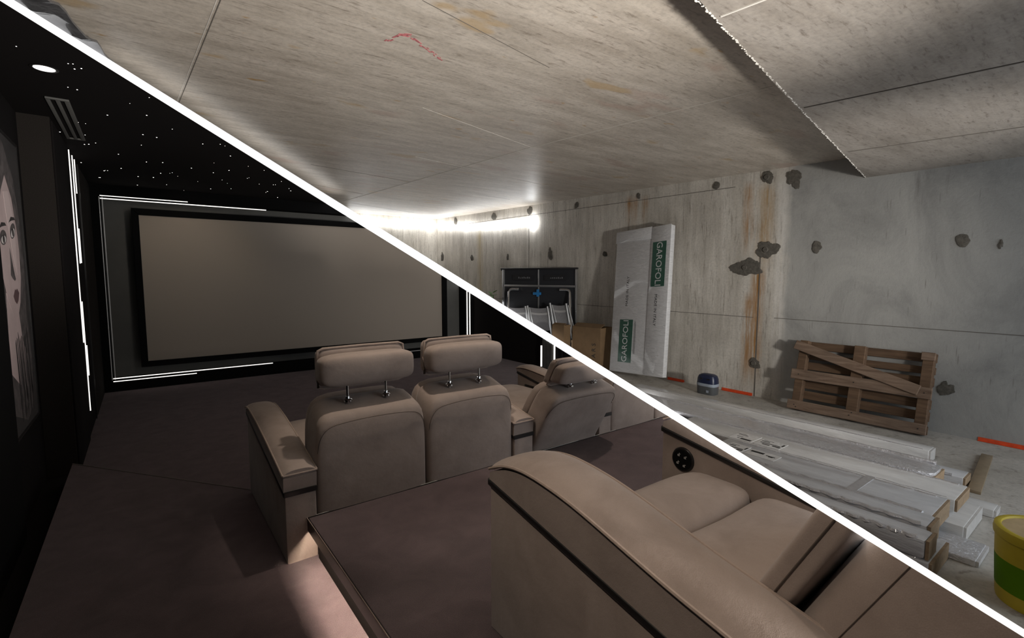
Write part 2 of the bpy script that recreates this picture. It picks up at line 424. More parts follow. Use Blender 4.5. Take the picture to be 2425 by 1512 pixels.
# formwork joints, each a slim ridge or seam
def strip(name, p, q, wd, th, mat, parent, nrm):
    p = Vector(p); q = Vector(q); d = (q - p).normalized(); nrm = Vector(nrm); s = d.cross(nrm).normalized() * wd / 2
    bm = B(); vs = [bm.verts.new(a) for a in (p - s, p + s, q + s, q - s)]; us = [bm.verts.new(v.co + nrm * th) for v in vs]
    bm.faces.new(vs); bm.faces.new(us[::-1])
    for i in range(4): bm.faces.new((vs[i], us[i], us[(i + 1) % 4], vs[(i + 1) % 4]))
    return finish(name, bm, mat, parent, smooth=False)
def cl(x, y): return (x, y, cz(y) + .002)
for a, b_, wd, mt in [((3.06, 9.29), (3.15, 3.83), .018, 'ridge'), ((3.15, 3.83), (3.32, 1.6), .008, 'ridge'), ((1.75, 3.43), (3.16, 3.85), .006, 'ridge'),
                  ((2.44, 4.97), (4.80, 5.47), .009, 'ridge'), ((1.67, 6.16), (3.10, 6.48), .006, 'seam_dark'), ((3.04, 9.3), (4.9, 10.1), .02, 'ridge'),
                  ((2.06, 7.62), (3.01, 8.10), .008, 'seam_dark'), ((4.39, 6.81), (5.23, 6.98), .012, 'ridge'), ((3.9, 7.6), (4.6, 7.85), .012, 'ridge'),
                  ((.29, 4.47), (.363, 2.3), .006, 'seam_dark'), ((.275, 4.47), (.350, 2.3), .005, 'ridge'), ((1.07, 2.08), (2.0, 2.28), .005, 'seam_dark')]:
    strip('joint_ridge', cl(*a), cl(*b_), wd * .75, .0035, mt, ceil, (0, 0, -1))
for a, b_ in [((1.844, 1.1), (1.9, .6)), ((3.218, 1.36), (3.4, .2)), ((4.63, 1.6), (4.85, .4))]:
    strip('joint_ridge', (*a, 2.502), (*b_, 2.502), .009, .006, 'ridge' if a[0] < 2 else 'seam_dark', soff, (0, 0, -1))
for (y0, z0, y1, z1, wd) in [(11, 1.02, 3.0, .98, .006), (2.75, .99, -1.5, .975, .006), (2.945, 0, 2.945, 1.75, .012), (7.40, 0, 7.40, 2.75, .012), (10.9, 2.68, 3.3, 2.60, .006)]:
    strip('joint_seam', (6.001, y0, z0), (6.001, y1, z1), wd, .004, 'seam_dark', wr, (-1, 0, 0))
# mortar patches over the tie holes
def patch(y, z, ry, rz, rag=.18, parent=None, hole=True):
    bm = B(); n = 44; ring = []; ph = [random.uniform(0, 6.28) for _ in range(6)]
    for i in range(n):
        a = 2 * math.pi * i / n; k = 1 + rag * .8 * sum(math.sin((m_ + 2) * a + ph[m_]) / (1 + .5 * m_) for m_ in range(6)) / 1.6 + random.uniform(-rag, rag) * .25
        ring.append((5.996, y + ry * .9 * k * math.cos(a), z + rz * .9 * k * math.sin(a)))
    front = [bm.verts.new((5.990, c[1] * .97 + y * .03, c[2] * .97 + z * .03)) for c in ring]; back = [bm.verts.new((6.003, c[1], c[2])) for c in ring]
    ctr = bm.verts.new((5.986, y, z))
    for i in range(n):
        j = (i + 1) % n; bm.faces.new((front[i], front[j], back[j], back[i])); bm.faces.new((ctr, front[j], front[i]))
    o = finish('mortar_patch', bm, 'mortar', wr)
    if hole:
        bm = B(); bmesh.ops.create_cone(bm, cap_ends=True, segments=16, radius1=.035, radius2=.028, depth=.014, matrix=Matrix.Translation((5.985, y + ry * .1, z)) @ Matrix.Rotation(R(-90), 4, 'Y'))
        finish('plug', bm, 'ridge' if rag < .1 else 'mortar', o)
for a in [(3.55, 2.655, .05, .055, .1, None, False), (2.90, 2.66, .075, .08, .22, None), (2.60, 2.60, .08, .12, .35, None, False), (4.795, 2.68, .035, .05, .15, None, False),
          (2.87, 1.805, .13, .125, .3, None), (3.11, 1.595, .19, .125, .3, None), (2.326, 1.81, .055, .07, .2, None, False), (1.113, 1.815, .05, .07, .15, None, False),
          (.862, 1.768, .015, .04, .3, None, False), (5.445, 1.84, .055, .045, .15, None), (2.958, .411, .075, .07, .25, None), (1.149, .428, .06, .08, .3, None, False),
          (10.81, 1.95, .06, .13, .3, None, False), (9.44, 1.89, .07, .07, .15, None), (8.08, 1.87, .035, .08, .3, None, False), (6.77, 1.88, .06, .12, .35, None, False),
          (10.15, 2.76, .08, .10, .2, None, False), (8.57, 2.73, .09, .09, .2, None, False), (7.37, 2.73, .08, .09, .2, None, False), (6.1, 2.69, .05, .06, .25, None, False)]:
    patch(*a)
# red chalk arrow on the ceiling
def chalk(pts, wd):
    bm = B(); pts = [Vector((x, y, cz(y) - .001)) for x, y in pts]
    for i in range(len(pts) - 1):
        for k in range(12):
            t = random.random(); p = pts[i].lerp(pts[i + 1], t) + Vector((random.uniform(-wd, wd), random.uniform(-wd, wd), 0)); s = random.uniform(.004, .011)
            d = (pts[i + 1] - pts[i]).normalized(); q = Vector((-d.y, d.x, 0))
            bm.faces.new([bm.verts.new(p + d * s * a_ * 1.6 + q * s * b2 * .5) for a_, b2 in ((-1, -1), (1, -1), (1, 1), (-1, 1))])
    r_ = bmesh.ops.extrude_face_region(bm, geom=bm.faces[:]); bmesh.ops.translate(bm, verts=[v for v in r_['geom'] if isinstance(v, bmesh.types.BMVert)], vec=(0, 0, -.001))
    o = finish('chalk_mark', bm, 'chalk', ceil); label(o, 'red chalk arrow drawn on the concrete ceiling')
chalk([(1.09, 2.62), (1.13, 2.44), (1.17, 2.42)], .012); chalk([(1.15, 2.42), (1.30, 2.5), (1.44, 2.58)], .012)
# orange marking tape at the foot of the wall
for i, (y0, y1, lb) in enumerate([(4.20, 3.93, 'short orange tape strip at wall foot beside the wrapped door'), (3.37, 2.97, 'orange tape strip at wall foot between dehumidifier and pallet'), (.90, .45, 'orange tape strip at wall foot right of the pallet')]):
    bm = B(); box(bm, (5.972, y1, .0015), (5.9985, y0, .004)); box(bm, (5.9945, y1, .0015), (5.9985, y0, .034))
    tag(finish('marking_tape', bm, 'tape_orange'), lb, 'tape', 'orange tape at the wall foot')
# plastic sheeting stapled under the ceiling
bm = B(); gx = [-.45 + .04 * i for i in range(12)]; gy = [2.75 + .05 * j for j in range(18)]; rows = []
for yy in gy:
    lim = -.30 + (yy - 2.75) * .30; row = []
    for i, xx in enumerate(gx):
        x = -.50 + (lim + .50 + .004 * math.sin(yy * 23)) * i / 11
        row.append(bm.verts.new((x, yy, 2.664 + .010 * math.sin(x * 31 + yy * 9) + .006 * math.sin(yy * 41 - x * 17))))
    rows.append(row)
for a, b_ in zip(rows, rows[1:]):
    for i in range(11): bm.faces.new((a[i], a[i + 1], b_[i + 1], b_[i]))
r_ = bmesh.ops.extrude_face_region(bm, geom=bm.faces[:]); bmesh.ops.translate(bm, verts=[v for v in r_['geom'] if isinstance(v, bmesh.types.BMVert)], vec=(0, 0, .012))
tag(finish('plastic_sheet', bm, 'plastic_sheet'), 'crumpled grey plastic sheeting hung under the concrete ceiling', 'plastic sheet')

# ------------------------------------------------------------------ LED rope light
pts = []
for i in range(13):
    t = i / 12; y = 7.25 + (11.0 - 7.25) * t
    pts.append((5.94, y, 2.52 + .05 * t + .17 * t * t - .02 * math.sin(math.pi * t)))
z0 = pts[-1][2]
for i in range(1, 9):
    x = 5.94 - i * .27; pts.append((x, 11.03, z0 + .0 - .03 * (i / 8) + .012 * math.sin(i * 1.3)))
rl = thing('rope_light', 'glowing white LED rope light strung along the top of concrete walls', 'light', (5.94, 9.2, 2.5))
tb('tube', pts, .038, 'led_tube', rl)
bm = B(); cush(bm, (5.89, 7.17, 2.37), (5.975, 7.33, 2.62), 3, 6); label(finish('lamp_end', bm, 'led_tube', rl), 'bright coiled end of the rope light')
for i in range(0, 20, 3):
    p = pts[min(i, len(pts) - 1)]
    if p[1] < 11: bx('clip', (5.955, p[1] - .012, p[2] - .03), (6.0, p[1] + .012, p[2] + .03), 'pale_plastic', rl)

# ------------------------------------------------------------------ folded table tennis table
T0 = Vector((5.30, 7.31, 0)); T1 = Vector((5.87, 5.95, 0)); U = (T1 - T0).normalized(); V = Vector((0, 0, 1)); W = Vector((U.y, -U.x, 0))  # W faces the room
if W.x > 0: W = -W
TL = (T1 - T0).length
MT = frame_mat(T0, U, V, W)
def tbx(name, lo, hi, mat, parent, bev=0, M=MT, seg=2):
    return bx(name, lo, hi, mat, parent, bev, xf=lambda c: M @ c, seg=seg)
tt = thing('tennis_table', 'folded black table tennis table standing by the concrete wall', 'table', tuple((T0 + T1) / 2))
tbx('table_half', (0.02, .16, -.03), (TL - .02, 1.60, -.012), 'table_board', tt)
tbx('table_half', (-.02, .16, -.22), (TL - .05, 1.60, -.20), 'table_board', tt)
for (lo, hi) in [((0, .12, -.035), (.045, 1.60, .012)), ((TL - .03, .12, -.035), (TL, 1.60, .012)), ((0, 1.29, -.01), (TL, 1.325, .008)), ((TL * .5, .12, -.01), (TL * .5 + .022, 1.60, .008))]:
    tbx('frame_bar', lo, hi, 'aluminium', tt, .004)
tbx('frame_bar', (-.04, .12, -.225), (-.005, 1.58, -.18), 'aluminium', tt, .004)
tbx('top_cap', (-.03, 1.60, -.045), (TL + .01, 1.63, .018), 'table_plastic', tt, .008)
tbx('top_cap', (-.07, 1.58, -.24), (.02, 1.63, -.05), 'table_plastic', tt, .012)
tbx('side_panel', (-.03, .12, -.19), (-.005, 1.58, -.05), 'navy_plastic', tt)
for u0 in (.22, TL * .5 + .12):
    pl = tbx('name_plate', (u0, 1.41, -.012), (u0 + .40, 1.50, .004), 'table_plastic', tt)
    for k in range(7): tbx('plate_mark', (u0 + .12 + k * .036, 1.44, .004), (u0 + .14 + k * .036, 1.44 + .03 * random.uniform(.5, 1), .006), 'plate_print', pl)
tbx('latch', (TL * .5 - .09, 1.15, .0), (TL * .5 + .07, 1.20, .035), 'blue_plastic', tt, .012)
tbx('latch', (TL * .5 - .02, 1.12, .0), (TL * .5 + .03, 1.25, .03), 'blue_plastic', tt, .01)
for s, u0 in ((1, .17), (-1, TL - .10)):
    P = [MT @ Vector(p) for p in ((u0 + s * .20, 1.25, .03), (u0 + s * .06, 1.25, .035), (u0 + s * .02, 1.235, .04), (u0, 1.20, .05), (u0 + .03, .95, .12), (u0 + .10, .60, .21), (u0 + .17, .25, .29), (u0 + .2, .12, .32))]
    tb('leg', P, .022, 'chrome', tt, 10)
bm = text_bm('500', .055, frame_mat(MT @ Vector((.022, 1.05, .014)), V, -U, W)); finish('lettering', bm, 'print_black', tt)
# ------------------------------------------------------------------ folded garden chairs
def fchair(u0, u1, vt, w0, lb, dv=0):
    t = thing('folding_chair', lb, 'chair', tuple(MT @ Vector(((u0 + u1) / 2, 0, w0 + .12))), 'folded garden chairs against the table')
    def L(u, v): return MT @ Vector((u + (vt - v) * .26, v, w0 + (vt - v) * .14))
    for u in (u0, u1):
        bm = B(); tube(bm, [L(u, vt), L(u, vt - .3), L(u, .03)], .021, 8); finish('side_rail', bm, 'aluminium', t)
        bm = B(); tube(bm, [L(u + .03, vt - .03), L(u + .07, vt - .45), L(u + .05, .03)], .016, 8); finish('leg', bm, 'aluminium', t)
    def panel(name, va, vb, mat, off=0, sag=.02):
        bm = B(); nn = 6; g = []
        for j in range(5):
            v = va + (vb - va) * j / 4; r0 = []
            for i in range(nn + 1):
                a = i / nn; p = L(u0 + (u1 - u0) * a, v - sag * math.sin(math.pi * a)); p = p - W * (.02 * math.sin(math.pi * a)) + W * off; r0.append(bm.verts.new(p))
            g.append(r0)
        for a, b2 in zip(g, g[1:]):
            for i in range(nn): bm.faces.new((a[i], a[i + 1], b2[i + 1], b2[i]))
        r3 = bmesh.ops.extrude_face_region(bm, geom=bm.faces[:]); bmesh.ops.translate(bm, verts=[v for v in r3['geom'] if isinstance(v, bmesh.types.BMVert)], vec=W * .006)
        return finish(name, bm, mat, t)
    panel('back_fabric', vt - .02, vt - .40, 'chair_fabric'); panel('webbing', vt - .10, vt - .135, 'chair_webbing', .006); panel('seat_fabric', vt - .56, .25, 'chair_fabric')
    bm = B(); tube(bm, [L(u0, vt - .48), L(u1, vt - .48)], .012, 8); finish('cross_bar', bm, 'table_plastic', t)
fchair(.12, .56, .95, .14, 'grey folded garden chair nearest the far corner')
fchair(.60, .99, .96, .14, 'grey folded garden chair in the middle of three')
fchair(1.04, 1.34, 1.02, .14, 'grey folded garden chair next to the cardboard boxes')
# bit of plant
pl = thing('potted_plant', 'small green leafy plant beside the folded table', 'plant', (5.40, 7.78, 0))
bm = B(); lathe(bm, [(.06, 0), (.09, .16), (.095, .17), (.08, .165)], (5.40, 7.78, 0), 16); finish('pot', bm, 'grey_plastic', pl)
tb('stem', [(5.40, 7.78, .1), (5.41, 7.77, .7), (5.40, 7.75, 1.12)], .008, 'leaf', pl, 6)
for k in range(26):
    a = random.uniform(0, 6.28); z = random.uniform(.75, 1.2); p = Vector((5.40, 7.77, z)); d = Vector((math.cos(a), math.sin(a), random.uniform(-.1, .7))).normalized(); s = d.cross(Vector((0, 0, 1))).normalized()
    l = random.uniform(.08, .15); bm = B()
    vs = [p, p + d * l * .4 + s * .025, p + d * l * .75 + s * .018, p + d * l, p + d * l * .75 - s * .018, p + d * l * .4 - s * .025]
    top = [bm.verts.new(v) for v in vs]; bot = [bm.verts.new(v - Vector((0, 0, .003))) for v in vs]; bm.faces.new(top); bm.faces.new(bot[::-1])
    for i in range(6): bm.faces.new((top[i], bot[i], bot[(i + 1) % 6], top[(i + 1) % 6]))
    finish('leaf', bm, 'leaf', pl)

# ------------------------------------------------------------------ cardboard boxes
def carton(name, lb, o, u, L_, D_, H_, letters=False):
    u = Vector(u).normalized(); wv = Vector((u.y, -u.x, 0)); wv = -wv if wv.x > 0 else wv
    M = frame_mat(o, u, (0, 0, 1), wv)
    t = thing(name, lb, 'box', o, 'cardboard boxes by the wall')
    tbx('front_panel', (0, 0, -.006), (L_, H_, 0), 'cardboard', t, M=M); tbx('back_panel', (0, 0, -D_), (L_, H_, -D_ + .006), 'cardboard', t, M=M)
    tbx('side_panel', (0, 0, -D_ + .006), (.006, H_, -.006), 'cardboard', t, M=M); tbx('side_panel', (L_ - .006, 0, -D_ + .006), (L_, H_, -.006), 'cardboard', t, M=M)
    tbx('base_panel', (.006, 0, -D_ + .006), (L_ - .006, .006, -.006), 'cardboard', t, M=M)
    F = Matrix.Translation((0, H_, -.003)) @ Matrix.Rotation(R(-68), 4, 'X')
    bx('flap', (0.004, 0, -.003), (L_ - .004, D_ * .42, .003), 'cardboard', t, xf=lambda c: M @ (F @ c))
    if letters:
        bmt = text_bm('PARS', .10, M @ frame_mat((L_ * .78, H_ * .42, .001), (0, 1, 0), (-1, 0, 0), (0, 0, 1)), spacing=1.6); finish('lettering', bmt, 'print_black', t)
        p = tbx('packing_paper', (L_ * .2, H_ - .03, -D_ * .7), (L_ * .7, H_ + .025, -D_ * .3), 'torn_paper', t, .02, M=M)
        for k in range(8):
            vv = H_ * (.25 + .05 * k); tbx('torn_edge', (-.03 + random.uniform(-.008, .008), vv, -.012), (.004, vv + .045, .002), 'cardboard_end', t, .006, M=M)
carton('cardboard_box', 'brown cardboard box with black letters beside the wrapped door', (5.50, 5.66, 0), (.16, -1, 0), .53, .33, .68, True)
carton('cardboard_box', 'plain brown cardboard box behind the lettered one', (5.30, 5.93, 0), (.12, -1, 0), .25, .16, .70)

# ------------------------------------------------------------------ wrapped door leaning on the wall
o = Vector((5.60, 4.96, 0)); u = Vector((-.05, -1, -.0)).normalized(); vdir = Vector((.128, .055, 1)).normalized(); u = (u - vdir * u.dot(vdir)).normalized()
o = o + Vector((0, 0, .055))
wv = u.cross(vdir).normalized(); wv = -wv if wv.x > 0 else wv
DM = frame_mat(o, u, vdir, wv); DW, DH, DT = .99, 2.10, .085
dr = thing('wrapped_door', 'tall white wrapped door package with green labels leaning on wall', 'door package', tuple(o))
def dbx(name, lo, hi, mat, parent, bev=0): return bx(name, lo, hi, mat, parent, bev, xf=lambda c: DM @ c)
dbx('wrapping', (0, 0, -DT), (DW, DH, 0), 'door_wrap', dr, .008)
dbx('cover_flap', (.665, .0, 0), (.995, DH + .005, .008), 'door_wrap', dr, .002)
dbx('cover_flap', (-.015, DH - .16, 0), (.66, DH + .015, .007), 'door_wrap', dr, .002)
for (lo, hi, tx, ty, flip) in [((.16, .15, 0), (.41, .78, .0035), .285, .465, 1), ((.70, 1.25, .008), (.93, 1.88, .0115), .815, 1.565, -1)]:
    g = dbx('green_label', lo, hi, 'door_green', dr)
    M = DM @ frame_mat((tx, ty, hi[2] + .0005), (0, flip, 0), (-flip, 0, 0), (0, 0, 1))
    finish('lettering', text_bm('GAROFOLI', .14, M, sx=.92), 'door_wrap', g)
    M = DM @ frame_mat((tx + flip * .155 if flip > 0 else tx - .0, ty, hi[2] + .0005), (0, flip, 0), (-flip, 0, 0), (0, 0, 1))
for (tx, ty, flip, z) in [(.27, 1.20, 1, .0005), (.80, .92, -1, .0085)]:
    M = DM @ frame_mat((tx, ty, z), (0, flip, 0), (-flip, 0, 0), (0, 0, 1)); finish('lettering', text_bm('MADE IN ITALY', .062, M, spacing=1.05), 'print_black', dr)
bmr = B()
for k in range(4): box(bmr, (.44 + .009 * k, .28, .0005), (.442 + .009 * k, .28 + random.uniform(.25, .5), .0012), xf=lambda c: DM @ c)
finish('small_print', bmr, 'grey_plastic', dr)

# ------------------------------------------------------------------ dehumidifier
dh = thing('moisture_absorber', 'small navy and grey moisture absorber tub on the concrete floor', 'dehumidifier', (5.66, 3.37, 0))
def tubprof(a, h, n=18):
    return [(a * math.copysign(abs(math.cos(t)) ** .5, math.cos(t)), h * math.copysign(abs(math.sin(t)) ** .55, math.sin(t))) for t in [2 * math.pi * i / n for i in range(n)]]
def tubpart(name, zs, mat):
    bm = B(); rings = []
    for z, s in zs: rings.append([bm.verts.new((5.66 + q * s, 3.37 + p * s, z)) for p, q in tubprof(.125, .085)])
    for a, b_ in zip(rings, rings[1:]):
        for j in range(len(a)): bm.faces.new((a[j], a[(j + 1) % len(a)], b_[(j + 1) % len(a)], b_[j]))
    bm.faces.new(rings[0][::-1]); bm.faces.new(rings[-1]); return finish(name, bm, mat, dh)
tubpart('water_tank', [(0, .92), (.01, .97), (.105, 1.0)], 'grey_plastic'); tubpart('band', [(.105, 1.02), (.135, 1.03), (.14, 1.0)], 'pale_plastic')
tubpart('cover', [(.14, 1.0), (.20, .96), (.235, .85), (.252, .62), (.258, .3)], 'navy_plastic')
for k in (-1, 1): bx('vent', (5.575, 3.37 + k * .05 - .022, .19), (5.59, 3.37 + k * .05 + .022, .205), 'black_gloss', dh, .004)
bx('sticker', (5.571, 3.31, .03), (5.576, 3.34, .06), 'pale_plastic', dh)

# ------------------------------------------------------------------ pallet leaning on the wall
PO = Vector((5.70, 2.43, 0.02)); pu = Vector((0, -1, 0)); pv = Vector((.17, 0, .75)).normalized(); pw = Vector((-pv.z, 0, pv.x))
PM = frame_mat(PO, pu, pv, pw); PW, PH = 1.22, .77
pal = thing('wooden_pallet', 'weathered brown wooden pallet with a broken diagonal board leaning on wall', 'pallet', tuple(PO))
def pbx(name, lo, hi, mat='pallet_wood', X=None):
    bm = B(); box(bm, lo, hi, .004, 1)
    me_rot = X
    for v in bm.verts: v.co = PM @ ((X @ v.co) if X is not None else v.co)
    return finish(name, bm, mat, pal)
for v0, v1 in [(.0, .085), (.13, .22), (.245, .335), (.46, .545), (.575, .645), (.69, .775)]:
    pbx('back_slat', (.02, v0, -.125), (PW - .01, v1, -.105))
for u0, u1 in [(.03, .115), (.555, .655), (1.12, 1.205)]:
    pbx('stringer', (u0, .0, -.105), (u1, .775, -.022))
pbx('front_slat', (-.005, 0, -.022), (PW, .10, .0), 'pallet_wood_worn'); pbx('front_slat', (-.01, .335, -.022), (PW + .005, .445, .0), 'pallet_wood_worn')
pbx('end_block', (1.11, .70, -.02), (1.215, .775, 0.0), 'pallet_wood_worn')
X = Matrix.Translation((-.01, .70, .0)) @ Matrix.Rotation(R(-15.5), 4, 'Z')
label(pbx('loose_slat', (0, -.03, 0), (1.18, .07, .02), 'pallet_wood_worn', X), 'broken diagonal board')
for (uu, vv) in [(.07, .05), (.09, .03), (.6, .05), (.62, .08), (1.16, .05), (.07, .39), (.6, .39), (1.17, .39)]:
    bm = B(); bmesh.ops.create_cone(bm, cap_ends=True, segments=8, radius1=.006, radius2=.005, depth=.004, matrix=PM @ Matrix.Translation((uu, vv, .001))); finish('nail', bm, 'print_black', pal)

# ------------------------------------------------------------------ pile of wrapped boards on the floor
def board(name, lb, lo, hi, mat, rz=0, bev=.006, end=None, cat='board'):
    c = Vector(((lo[0] + hi[0]) / 2, lo[1], lo[2])); t = thing(name, lb, cat, tuple(c), 'wrapped boards piled on the concrete floor')
    M = Matrix.Translation(c) @ Matrix.Rotation(R(rz), 4, 'Z') @ Matrix.Translation(-c)
    bx('wrapping', lo, hi, mat, t, bev, xf=lambda p: M @ p)
    if end: bx('end_cap', (lo[0] + .006, lo[1] - .012, lo[2] + .004), (hi[0] - .006, lo[1] + .002, hi[2] - .004), end, t, xf=lambda p: M @ p)
    return t, M
q1, M = board('wrapped_profile', 'slim white wrapped profile closest to the pallet', (4.94, 1.02, 0), (5.10, 3.95, .10), 'board_wrap_light', .6, end='board_wrap_light')
q2, M = board('wrapped_profile', 'long white profile second from the wall, ending by the wooden lath', (4.54, .74, 0), (4.72, 3.95, .075), 'board_wrap', 0, end='cardboard_end')
# raised rib on it
t, M = board('foil_bundle', 'shiny foil wrapped bundle lying on the board pile', (4.12, .83, .0), (4.42, 3.9, .15), 'board_wrap', -.4, .02, end='cardboard_end')
bm = B(); cush(bm, (4.10, .82, .135), (4.43, 3.88, .185), 6, 10, (0, 0, .1)); finish('foil', bm, 'foil', t)
t4, M = board('wrapped_board', 'smooth white board with two paper labels beside the foil bundle', (3.76, .64, .10), (4.08, 2.55, .175), 'board_wrap_light', 0, end='cardboard_end')
board('wrapped_board', 'low white board under the labelled one, sticking out towards the bucket', (3.62, .57, 0), (4.05, 2.4, .085), 'board_wrap_light', 0, end='board_wrap_light')
board('wrapped_board', 'short white offcut poking out of the pile behind the bucket', (4.12, .52, 0), (4.26, .80, .05), 'board_wrap_light', 0, end='board_wrap_light')
t5, M = board('wrapped_board', 'white board with torn labels in front of the smooth one', (3.35, .66, .09), (3.70, 2.0, .195), 'board_wrap', 0, end='cardboard_end')
q3, M = board('wrapped_board', 'plastic wrapped board with a shiny seam near the armchair', (3.15, .63, .098), (3.328, 1.75, .215), 'board_wrap', 0, .02, end='cardboard_end')
q4, M = board('wrapped_board', 'glossy taped board on top of the near stack', (2.99, .60, .10), (3.14, 1.35, .205), 'board_wrap', 0, .02, end='cardboard_end')
q5, M = board('wrapped_board', 'lowest white board at the near foot of the stack', (2.99, .585, 0), (3.33, 1.3, .095), 'board_wrap', 0, end='cardboard_end')
board('wrapped_board', 'flat crinkled plastic wrapped panel reaching towards the bucket', (3.34, .47, 0), (3.60, 1.6, .035), 'foil', 0, end='board_wrap')
def film(t, x, z, y0, y1, r, amp=.006):
    pts_ = [(x + amp * math.sin(i * 1.7 + x * 9) + random.uniform(-amp, amp) * .4, y0 + (y1 - y0) * i / 40, z + random.uniform(-amp, amp) * .35) for i in range(41)]
    label(tb('film_fold', pts_, r, 'foil', t, 6), 'shiny rolled fold of plastic film')
film(t, 4.385, .182, .86, 3.85, .016)
film(t5, 3.368, .193, .70, 1.95, .013); film(t5, 3.685, .193, .70, 1.9, .007, .004)
film(t4, 4.07, .172, .68, 2.5, .008, .004); film(t4, 3.775, .172, .68, 2.5, .006, .004)
film(q3, 3.16, .212, .66, 1.7, .013); film(q4, 3.005, .20, .64, 1.3, .013); film(q5, 3.01, .092, .62, 1.25, .010)
film(q2, 4.55, .075, .80, 3.9, .012); film(q1, 4.955, .098, 1.06, 3.9, .007, .004)
def sticker(t, lo, hi, rows, parent_name='paper_label'):
    s = bx(parent_name, lo, hi, 'sticker', t)
    bm = B(); z = hi[2] + .0006
    for (u0, v0, u1, v1) in rows:
        box(bm, (lo[0] + (hi[0] - lo[0]) * v0, lo[1] + (hi[1] - lo[1]) * u0, hi[2]), (lo[0] + (hi[0] - lo[0]) * v1, lo[1] + (hi[1] - lo[1]) * u1, z))
    finish('print', bm, 'print_black', s)
rowsA = [(.55, .78, .95, .82), (.45, .66, .9, .70), (.55, .42, .85, .46), (.08, .12, .55, .28), (.62, .2, .72, .26)]
rowsB = [(.5, .80, .9, .84), (.6, .62, .92, .70), (.1, .40, .9, .48), (.05, .22, .35, .34), (.45, .2, .75, .3), (.03, .5, .1, .8)]
sticker(t4, (3.78, 1.87, .175), (3.97, 2.05, .177), rowsA); sticker(t4, (3.79, 1.66, .175), (3.96, 1.85, .177), rowsB)
sticker(t5, (3.47, 1.55, .195), (3.60, 1.76, .197), [(.5, .55, .95, .8), (.1, .5, .4, .6), (.15, .4, .3, .5)]); sticker(t5, (3.45, 1.78, .195), (3.62, 1.93, .197), rowsB)
bx('tape_band', (3.325, 1.02, .088), (3.715, 1.07, .198), 'foil', t5)
lt = bx('wooden_lath', (4.50, -.035, 0), (5.50, .035, .022), 'lath_wood', bev=.002, xf=lambda p: Vector((p[0], .672 + p[1] + (p[0] - 4.5) * .09, p[2])))
tag(lt, 'short light wooden lath lying across the floor near the wall', 'lath')
# crumbs and torn plastic on the floor
bm = B()
for k in range(160):
    x = random.uniform(3.43, 4.1); y = random.uniform(.18, .42); s = random.uniform(.001, .004)
    bmesh.ops.create_icosphere(bm, subdivisions=1, radius=s, matrix=Matrix.Translation((x, y, s * .4)) @ Matrix.Diagonal((1.5, 1, .6, 1)))
db = finish('debris', bm, 'mortar'); db['kind'] = 'stuff'; tag(db, 'dust and concrete crumbs on floor near the bucket', 'debris')

# ------------------------------------------------------------------ bucket
bc = (3.19, .215, 0)
bk = thing('plaster_bucket', 'yellow and green plastic bucket with a beige lid, at right edge', 'bucket', bc)
bm = B(); lathe(bm, [(.158, 0), (.161, .01), (.165, .07)], bc, 40); finish('base_band', bm, 'bucket_yellow', bk)
bm = B(); lathe(bm, [(.1655, .065), (.174, .205)], bc, 40); finish('green_band', bm, 'bucket_green', bk)
bm = B(); lathe(bm, [(.1735, .20), (.179, .318), (.178, .322)], bc, 40); finish('upper_band', bm, 'bucket_yellow', bk)
bm = B(); lathe(bm, [(.1795, .300), (.184, .303), (.186, .325), (.183, .342), (.172, .347), (.160, .345), (.157, .334)], bc, 40); finish('rim', bm, 'bucket_yellow', bk)
bm = B(); lathe(bm, [(.159, .320), (.158, .336), (.07, .334), (.062, .341), (.05, .341), (.046, .334), (.02, .334)], bc, 40); finish('lid', bm, 'bucket_lid', bk)
bm = text_bm('SAP 14001  L', .026, Matrix.Identity(4), depth=.0004)
for v in bm.verts:
    a = 3.30 + v.co.x / .176; r_ = .1775 + v.co.z; z = .222 + v.co.y
    v.co = Vector((bc[0] + r_ * math.cos(a), bc[1] + r_ * math.sin(a), z))
finish('lettering', bm, 'print_black', bk)

# ================================================================== THE CINEMA
CUT = dict(cut=True)
# floors
cf = struct(bx('floor_carpet', (-.632, -1.6, .002), (5.1, 8.3, .008), 'carpet', cut=True)); label(cf, 'dark brown carpet in front of the screen')
bm = B(); prism(bm, [(-.468, 4.61), (-.468, -1.6), (4.6, -1.6), (4.6, 3.36), (.48, 3.36)], 2, .008, .15)
fp = struct(finish('floor_step', bm, 'carpet', cut=True)); label(fp, 'low carpeted step under the front row')
strip('nosing', (-.468, 4.612, .151), (.48, 3.362, .151), .006, .002, 'seam_dark', fp, (0, 0, 1))
pf = struct(bx('floor_platform', (.605, -1.6, .15), (4.6, 2.335, .315), 'brown_black_fabric', cut=True)); label(pf, 'raised carpeted platform of the second row')
bx('platform_carpet', (.572, -1.6, .315), (4.6, 2.36, .35), 'carpet', pf, cut=True, bev=.004)
bm = B(); box(bm, (.566, -1.6, .288), (.574, 2.366, .346)); bx_o = finish('nosing', bm, 'black_gloss', pf, cut=True)
bx('nosing', (.566, 2.358, .309), (4.6, 2.366, .3515), 'black_gloss', pf, cut=True)
bx('step_light', (.586, -1.2, .309), (.598, 2.30, .315), 'led_step', pf, cut=True)
bx('edge_line', (.564, 2.3665, .347), (4.6, 2.3685, .3525), 'ridge', pf, cut=True)
bx('edge_line', (.564, -1.6, .347), (.5665, 2.3685, .3525), 'piping', pf, cut=True)
bx('gutter_shade', (-.632, -1.6, .008), (-.468, 4.84, .012), 'black_fabric', fp, cut=True)  # shade of the gap put in as a black strip over the carpet
